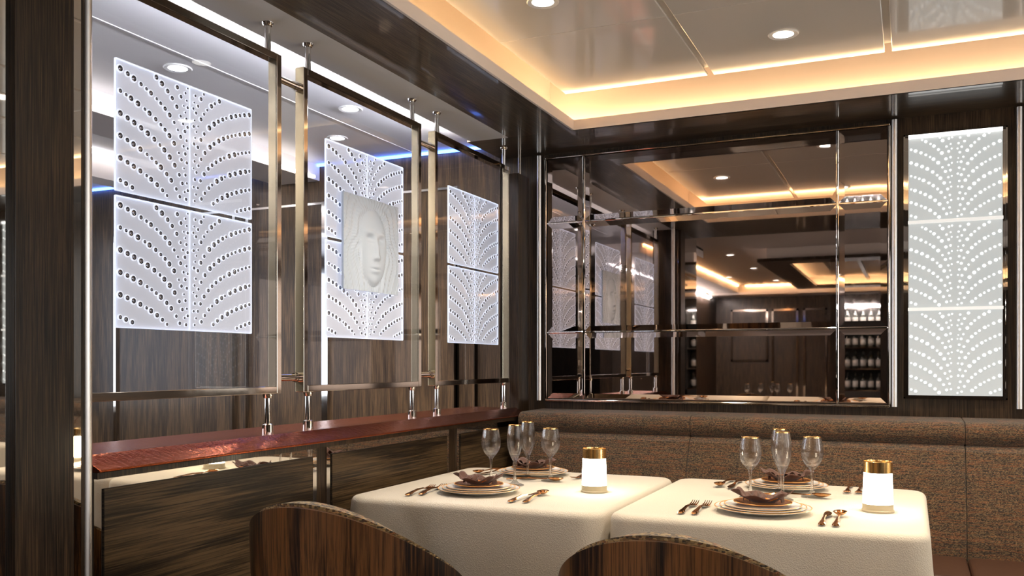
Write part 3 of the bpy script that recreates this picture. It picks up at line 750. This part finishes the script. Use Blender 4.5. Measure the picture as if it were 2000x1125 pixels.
def napkin_t(label):
    t = thing('napkin', label, 'napkin')
    rnd = random.Random(11)
    bm = B(); rows = []; n = 72
    for j in range(9):
        v = j / 8.0; row = []
        for i in range(n):
            a = 2 * pi * i / n
            ex, ey = 0.030 + 0.050 * v, 0.016 + 0.034 * v
            wob = 0.010 * sin(6 * a + 0.6) + 0.005 * sin(11 * a + 2.0)
            r = 1 + wob * v * 9
            lift = 0.003 + v * (0.012 + 0.016 * abs(cos(a)) ** 1.5) + v * v * 0.0055 * (1 + sin(7 * a + 1.2))
            row.append((ex * cos(a) * r, ey * sin(a) * r, lift))
        rows.append(row)
    V = grid(bm, rows, wrap=True); bm.faces.new(V[0][::-1])
    obj('folded_cloth', bm, 'napkin', t, solid=0.0016)
    # inner ruffles
    bm = B()
    for k in range(5):
        x = -0.044 + 0.022 * k; rows = []
        for j in range(6):
            v = j / 5.0
            rows.append([(x + 0.013 * cos(pi * i / 10.0) * (0.6 + 0.4 * v), -0.012 + 0.026 * v + 0.004 * sin(k * 2.1), 0.005 + (0.022 + 0.006 * sin(k * 1.7)) * sin(pi * i / 10.0) * (0.55 + 0.45 * v)) for i in range(11)])
        grid(bm, rows)
    obj('ruffle', bm, 'napkin', t, solid=0.0016)
    bm = B()
    rows = [[(0.012 + 0.034 * q, -0.030 - 0.012 * q + w_ * 0.002, 0.010 + 0.012 * q * q + 0.010 * (1 - q) * w_) for w_ in (0, 0.5, 1)] for q in [i / 8.0 for i in range(9)]]
    grid(bm, rows); o = obj('satin_lining', bm, 'napkin_edge', t, solid=0.001); o['label'] = 'glowing copper satin edge of the napkin'
    return t
def lamp_t(label):
    t = thing('table_lamp', label, 'lamp')
    bm = B(); lathe(bm, [(0, 0), (0.0435, 0), (0.0435, 0.004), (0.0415, 0.006), (0.0410, 0.022), (0, 0.022)], n=48); o = obj('foot', bm, 'stone', t)
    bm = B(); lathe(bm, [(0.0405, 0.022), (0.0395, 0.065), (0.0378, 0.108), (0.033, 0.112), (0, 0.112)], n=48); o = obj('lamp_shade', bm, 'lamp_shade', t)
    bm = B(); lathe(bm, [(0.0385, 0.110), (0.0390, 0.110), (0.0390, 0.141), (0.0372, 0.142), (0.0365, 0.136), (0.0365, 0.112)], n=48, closed=True); o = obj('collar', bm, 'gold', t); o['label'] = 'gold collar of the lamp'
    bm = B(); lathe(bm, [(0, 0.134), (0.0367, 0.134), (0.0367, 0.128), (0, 0.128)], n=48); obj('cap', bm, 'dark', t)
    return t

first = {}
def get(kind, maker, label, loc, rz, group):
    if kind not in first:
        t = maker(label); first[kind] = t; t.location = loc; t.rotation_euler = (0, 0, rz); t['group'] = group; return t
    return dup(first[kind], loc, rz, label, group)
def put(kind, x, y, label, rz=0, z=0.0):
    mk = {'fork': fork_t, 'knife': knife_t, 'spoon': spoon_t, 'wine': lambda l: glass_t('wine', l), 'flute': lambda l: glass_t('flute', l), 'napkin': napkin_t, 'lamp': lamp_t}[kind]
    gp = {'fork': 'rose gold forks', 'knife': 'rose gold knives', 'spoon': 'rose gold spoons', 'wine': 'gold rimmed wine glasses', 'flute': 'gold rimmed flutes', 'napkin': 'brown napkins', 'lamp': 'glowing table lamps'}[kind]
    return get(kind, mk, label, (x, y, ZT + 0.0006 + z), rz, gp)
PL = {}
def stack(x, y, lab):
    for i, (nm, r, rimz, foot, z, mat, d) in enumerate((('charger_plate', 0.133, 0.016, 0.080, 0, 'porcelain', 'widest white plate with gold rim, lowest of the stack'),
                                 ('dinner_plate', 0.119, 0.014, 0.072, 0.0050, 'porcelain', 'second white plate with gold rim, on the widest plate'),
                                 ('starter_plate', 0.106, 0.013, 0.066, 0.0100, 'porcelain', 'third white plate with gold rim, under the bronze plate'),
                                 ('bread_plate', 0.080, 0.011, 0.045, 0.0190, 'bronze_plate', 'small bronze plate holding the napkin, top of the stack'))):
        label = '%s, %s' % (d, lab)
        if nm not in PL:
            PL[nm] = plate(r, rimz, foot, nm, label, mat, 'gilt', ZT + 0.0006 + z, (x, y)); PL[nm]['group'] = 'stacked plates'
        else: dup(PL[nm], (x, y, ZT + 0.0006 + z), 0, label, 'stacked plates')
        if nm == 'starter_plate' and False: pass
    put('napkin', x, y, 'brown satin napkin folded as a ruffled fan, ' + lab, 0 if 'near' in lab else pi, 0.0245)
# left table
stack(-1.285, 2.615, 'near place of the left table'); stack(-1.304, 3.115, 'far place of the left table')
put('wine', -1.355, 2.855, 'wine glass with gold rim, leftmost on the left table, behind the near napkin')
put('flute', -1.248, 2.82, 'tall flute with gold rim on the left table, nearer of the pair')
put('flute', -1.270, 2.985, 'tall flute with gold rim on the left table, farther of the pair')
put('wine', -1.177, 2.975, 'wine glass with gold rim on the left table, in front of the far plates')
put('fork', -1.463, 2.545, 'rose gold fork left of the near plates on the left table, outer one', radians(5))
put('fork', -1.435, 2.575, 'rose gold fork left of the near plates on the left table, inner one', radians(7))
put('knife', -1.098, 2.555, 'rose gold knife right of the near plates on the left table', radians(-3))
put('spoon', -1.065, 2.565, 'rose gold spoon right of the near knife on the left table', radians(4))
put('spoon', -1.485, 3.12, 'rose gold spoon beside the far plates at the left edge of the left table', radians(170))
put('knife', -1.455, 3.13, 'rose gold knife beside the far plates on the left table', radians(172))
put('spoon', -1.225, 2.945, 'dessert spoon lying crosswise before the far plates on the left table', radians(-80))
put('fork', -1.105, 3.13, 'rose gold fork right of the far plates on left table, behind the lamp', radians(175))
put('lamp', -0.948, 2.785, 'glowing frosted lamp with gold collar on the left table')
# right table
stack(-0.384, 2.60, 'near place of the right table'); stack(-0.384, 3.12, 'far place of the right table')
put('wine', -0.461, 2.865, 'wine glass with gold rim, leftmost on the right table')
put('flute', -0.362, 2.855, 'tall flute with gold rim on the right table, nearer of the overlapping pair')
put('flute', -0.388, 2.985, 'tall flute with gold rim on the right table, farther of the overlapping pair')
put('wine', -0.285, 2.955, 'wine glass with gold rim, rightmost on the right table')
put('fork', -0.587, 2.56, 'rose gold fork left of the near plates on the right table, outer one')
put('fork', -0.550, 2.565, 'rose gold fork left of the near plates on the right table, inner one')
put('knife', -0.212, 2.53, 'rose gold knife right of the near plates on the right table')
put('spoon', -0.178, 2.53, 'rose gold spoon right of the near knife on the right table')
put('spoon', -0.590, 3.14, 'rose gold spoon left of the far plates on the right table', radians(176))
put('knife', -0.553, 3.13, 'rose gold knife left of the far plates on the right table', radians(180))
put('spoon', -0.330, 2.925, 'dessert spoon lying crosswise before the far plates on the right table', radians(-86))
put('fork', -0.190, 3.15, 'rose gold fork right of the far plates on the right table, inner one', radians(180))
put('fork', -0.155, 3.15, 'rose gold fork right of the far plates on right table, by the lamp', radians(180))
put('lamp', -0.087, 2.745, 'glowing frosted lamp with gold collar on the right table')
# third table and rear table, seen in the mirrors
stack(1.36, 2.60, 'near place of the third table'); stack(1.36, 3.12, 'far place of the third table')
put('wine', 1.28, 2.86, 'wine glass with gold rim on the third table'); put('flute', 1.38, 2.86, 'tall flute with gold rim on the third table')
put('lamp', 1.62, 2.75, 'glowing frosted lamp with gold collar on the third table')
stack(-1.52, -2.05, 'on the rear table')
for x, y, k, d in ((-1.72, -2.1, 'wine', 'leftmost in the mirror'), (-1.60, -2.3, 'wine', 'second from left in the mirror'), (-1.47, -2.3, 'flute', 'middle in the mirror'), (-1.40, -2.2, 'wine', 'fourth from left in the mirror'), (-1.26, -2.2, 'wine', 'rightmost in the mirror')):
    put(k, x, y, 'gold rimmed %s on the rear table, %s' % ('flute' if k == 'flute' else 'wine glass', d))

# ------------------------------------------------------------------ chairs
def chair_t(label):
    t = thing('dining_chair', label, 'chair')
    Rx, Ry = 0.262, 0.265
    def top(ph):
        return 0.668 + 0.192 * max(cos(ph * 0.96), 0) ** 1.15
    def shell(off_o, off_i, zb, dz, n=64, pm=radians(98), rows_n=14):
        rows = []
        for i in range(n + 1):
            ph = -pm + 2 * pm * i / n
            zt = top(ph) + dz - 0.10 * max(abs(ph) - radians(80), 0) ** 1.2
            loop = []
            for off in (off_o, off_i):
                seq = []
                for j in range(rows_n + 1):
                    q = j / rows_n; z = zb + (zt - zb) * q
                    k = 0.86 + 0.14 * (1 - (1 - q) ** 2) + 0.0
                    seq.append(((Rx * k + off) * sin(ph), -(Ry * k + off) * cos(ph), z))
                loop += seq if off == off_o else seq[::-1]
            rows.append(loop)
        return rows
    bm = B(); V = grid(bm, shell(0.012, 0.0, 0.40, 0), wrap=True); bm.faces.new(V[0][::-1]); bm.faces.new(V[-1]); obj('wooden_shell', bm, 'wood_chair', t)
    bm = B(); V = grid(bm, shell(-0.0005, -0.035, 0.43, 0.008), wrap=True); bm.faces.new(V[0][::-1]); bm.faces.new(V[-1]); o = obj('padded_lining', bm, 'tweed_gold', t); o['label'] = 'golden boucle lining'
    bm = B(); rows = []
    for (r, z) in ((0.001, 0.475), (0.7, 0.475), (0.95, 0.465), (1.0, 0.44), (1.0, 0.40), (0.9, 0.385), (0.001, 0.385)):
        rows.append([(0.235 * r * cos(2 * pi * k / 40), 0.01 + 0.235 * r * sin(2 * pi * k / 40) , z) for k in range(40)])
    grid(bm, rows, wrap=True); obj('seat', bm, 'leather', t)
    for sx in (-1, 1):
        for sy in (-1, 1):
            bm = B(); x, y = 0.16 * sx, 0.16 * sy
            rows = [[(x + s_ * dx_ * 0.02 + sx * 0.03 * q, y + s_ * dy_ * 0.02 + sy * 0.03 * q, 0.39 * (1 - q)) for dx_, dy_ in ((-1, -1), (1, -1), (1, 1), (-1, 1))] for q, s_ in ((0, 1), (0.5, 0.8), (1, 0.55))]
            V = grid(bm, rows, wrap=True, smooth=False); bm.faces.new(V[0][::-1]); bm.faces.new(V[-1]); obj('leg', bm, 'wood_chair', t, bevel=0.002)
    return t
c0 = chair_t('curved walnut tub chair at the left table, in the left foreground'); c0.location = (-1.205, 1.84, 0); c0['group'] = 'walnut tub chairs'
dup(c0, (-0.40, 1.80, 0), 0, 'curved walnut tub chair at the right table, in the centre foreground')
dup(c0, (1.36, 1.85, 0), 0, 'curved walnut tub chair at the third table, seen only in mirrors')
dup(c0, (-1.52, -1.25, 0), pi, 'curved walnut tub chair at the rear table, nearest the camera')

# ------------------------------------------------------------------ rear of the room, reflected in the mirror
t = thing('ceiling_feature', 'hanging dark ceiling frame with glowing slatted inside, seen in the mirror', 'ceiling frame', (0.1, -2.4, 2.17))
fx0, fx1, fy0, fy1 = -1.39, 1.5, -4.2, -0.68
bm = B()
for d in ((fx0, fx1, fy1 - 0.3, fy1), (fx0, fx1, fy0, fy0 + 0.3), (fx0, fx0 + 0.27, fy0 + 0.3, fy1 - 0.3), (fx1 - 0.27, fx1, fy0 + 0.3, fy1 - 0.3)):
    box(bm, d[0], d[1], d[2], d[3], 2.17, 2.20)
child(t, 'frame', bm, 'wood_x')
bm = B()
for d in ((fx0 + 0.08, fx1 - 0.08, fy1 - 0.10, fy1 - 0.08), (fx0 + 0.08, fx1 - 0.08, fy0 + 0.08, fy0 + 0.10), (fx0 + 0.08, fx0 + 0.10, fy0 + 0.1, fy1 - 0.1)):
    box(bm, d[0], d[1], d[2], d[3], 2.20, 2.309)
child(t, 'fascia', bm, 'paint')
for k in range(7):
    x = -0.85 + 0.33 * k
    bm = B(); box(bm, x, x + 0.04, fy0 + 0.3, fy1 - 0.3, 2.235, 2.265); child(t, 'slat', bm, 'wood_y')
bm = B(); box(bm, fx0 + 0.14, fx0 + 0.16, fy0 + 0.2, fy1 - 0.2, 2.201, 2.212); box(bm, fx0 + 0.2, fx1 - 0.2, fy1 - 0.16, fy1 - 0.14, 2.201, 2.212); box(bm, fx0 + 0.2, fx1 - 0.2, fy0 + 0.14, fy0 + 0.16, 2.201, 2.212); child(t, 'glow_strip', bm, 'cove_led')
led('light_strip', (-2.3, -2.28, YN + 0.6, 0.2, 2.29, 2.30), 'cove_led', 'warm light strip along the rear ceiling edge, seen in the mirror')
led('light_strip', (-2.2, XR, YN + 0.51, YN + 0.53, 2.29, 2.30), 'cove_led', 'warm light strip above the rear wall, seen in the mirror')
# picture-frame trims on the rear wall
for i, (x0, x1, z0, z1) in enumerate(((-2.5, -1.95, 1.2, 1.98), (-1.9, -1.52, 0.4, 1.98), (-1.45, -1.12, 0.4, 1.98))):
    bm = B(); e = 0.03
    for d in ((x0, x0 + e, z0, z1), (x1 - e, x1, z0, z1), (x0, x1, z1 - e, z1), (x0, x1, z0, z0 + e)): box(bm, d[0], d[1], YN + 0.001, YN + 0.02, d[2], d[3])
    struct('trim_%d' % (40 + i), bm, 'nickel')
t = thing('wine_cabinet', 'dark wine display cabinet with lit shelves, reflected at right of the mirror', 'cabinet', (-0.65, YN + 0.2, 0))
bm = B()
cx0, cx1 = -1.02, -0.22
box(bm, cx0, cx0 + 0.03, YN, YN + 0.35, 0, 2.0); box(bm, cx1 - 0.03, cx1, YN, YN + 0.35, 0, 2.0); box(bm, cx0, cx1, YN, YN + 0.35, 1.98, 2.02); box(bm, cx0, cx1, YN, YN + 0.35, 0, 0.78); box(bm, cx0, cx1, YN + 0.001, YN + 0.02, 0.78, 1.98)
child(t, 'body', bm, 'dark')
shz = (0.80, 1.10, 1.40, 1.70)
for z in shz:
    bm = B(); box(bm, cx0 + 0.03, cx1 - 0.03, YN + 0.03, YN + 0.34, z - 0.015, z); child(t, 'shelf', bm, 'nickel')
bm = B(); box(bm, cx0 + 0.04, cx1 - 0.04, YN + 0.30, YN + 0.33, 1.965, 1.978); child(t, 'lamp_bar', bm, 'slot_led')
l = bpy.data.lights.new('cabinet_light', 'AREA'); l.shape = 'RECTANGLE'; l.size = 0.7; l.size_y = 0.05; l.energy = 4
lo = bpy.data.objects.new('cabinet_light', l); COL.objects.link(lo); lo.location = (-0.62, YN + 0.5, 2.0); lo.rotation_euler = (radians(-35), 0, 0)
pb = None
rows_w = ['lowest shelf', 'second shelf from below', 'second shelf from above', 'top shelf']
pos_w = ['first', 'second', 'third', 'fourth', 'fifth', 'sixth', 'seventh']
for zi, z in enumerate(shz):
    for k in range(7):
        x = -0.93 + 0.103 * k; lab = 'dark wine bottle with white label, %s on the %s of the cabinet' % (pos_w[k], rows_w[zi])
        if pb is None:
            pb = thing('wine_bottle', lab, 'bottle', (x, YN + 0.2, z + 0.0005), 0, 'wine bottles in the cabinet')
            bm = B(); lathe(bm, [(0, 0), (0.034, 0), (0.036, 0.004), (0.036, 0.15), (0.03, 0.168), (0.014, 0.195), (0.0135, 0.235), (0.015, 0.24), (0, 0.24)], n=20); obj('glass_body', bm, 'bottle', pb)
            bm = B(); lathe(bm, [(0.0366, 0.035), (0.0368, 0.125)], n=20); obj('paper_label', bm, 'label', pb, solid=0.0004)
        else: dup(pb, (x, YN + 0.2, z + 0.0005), 0, lab)
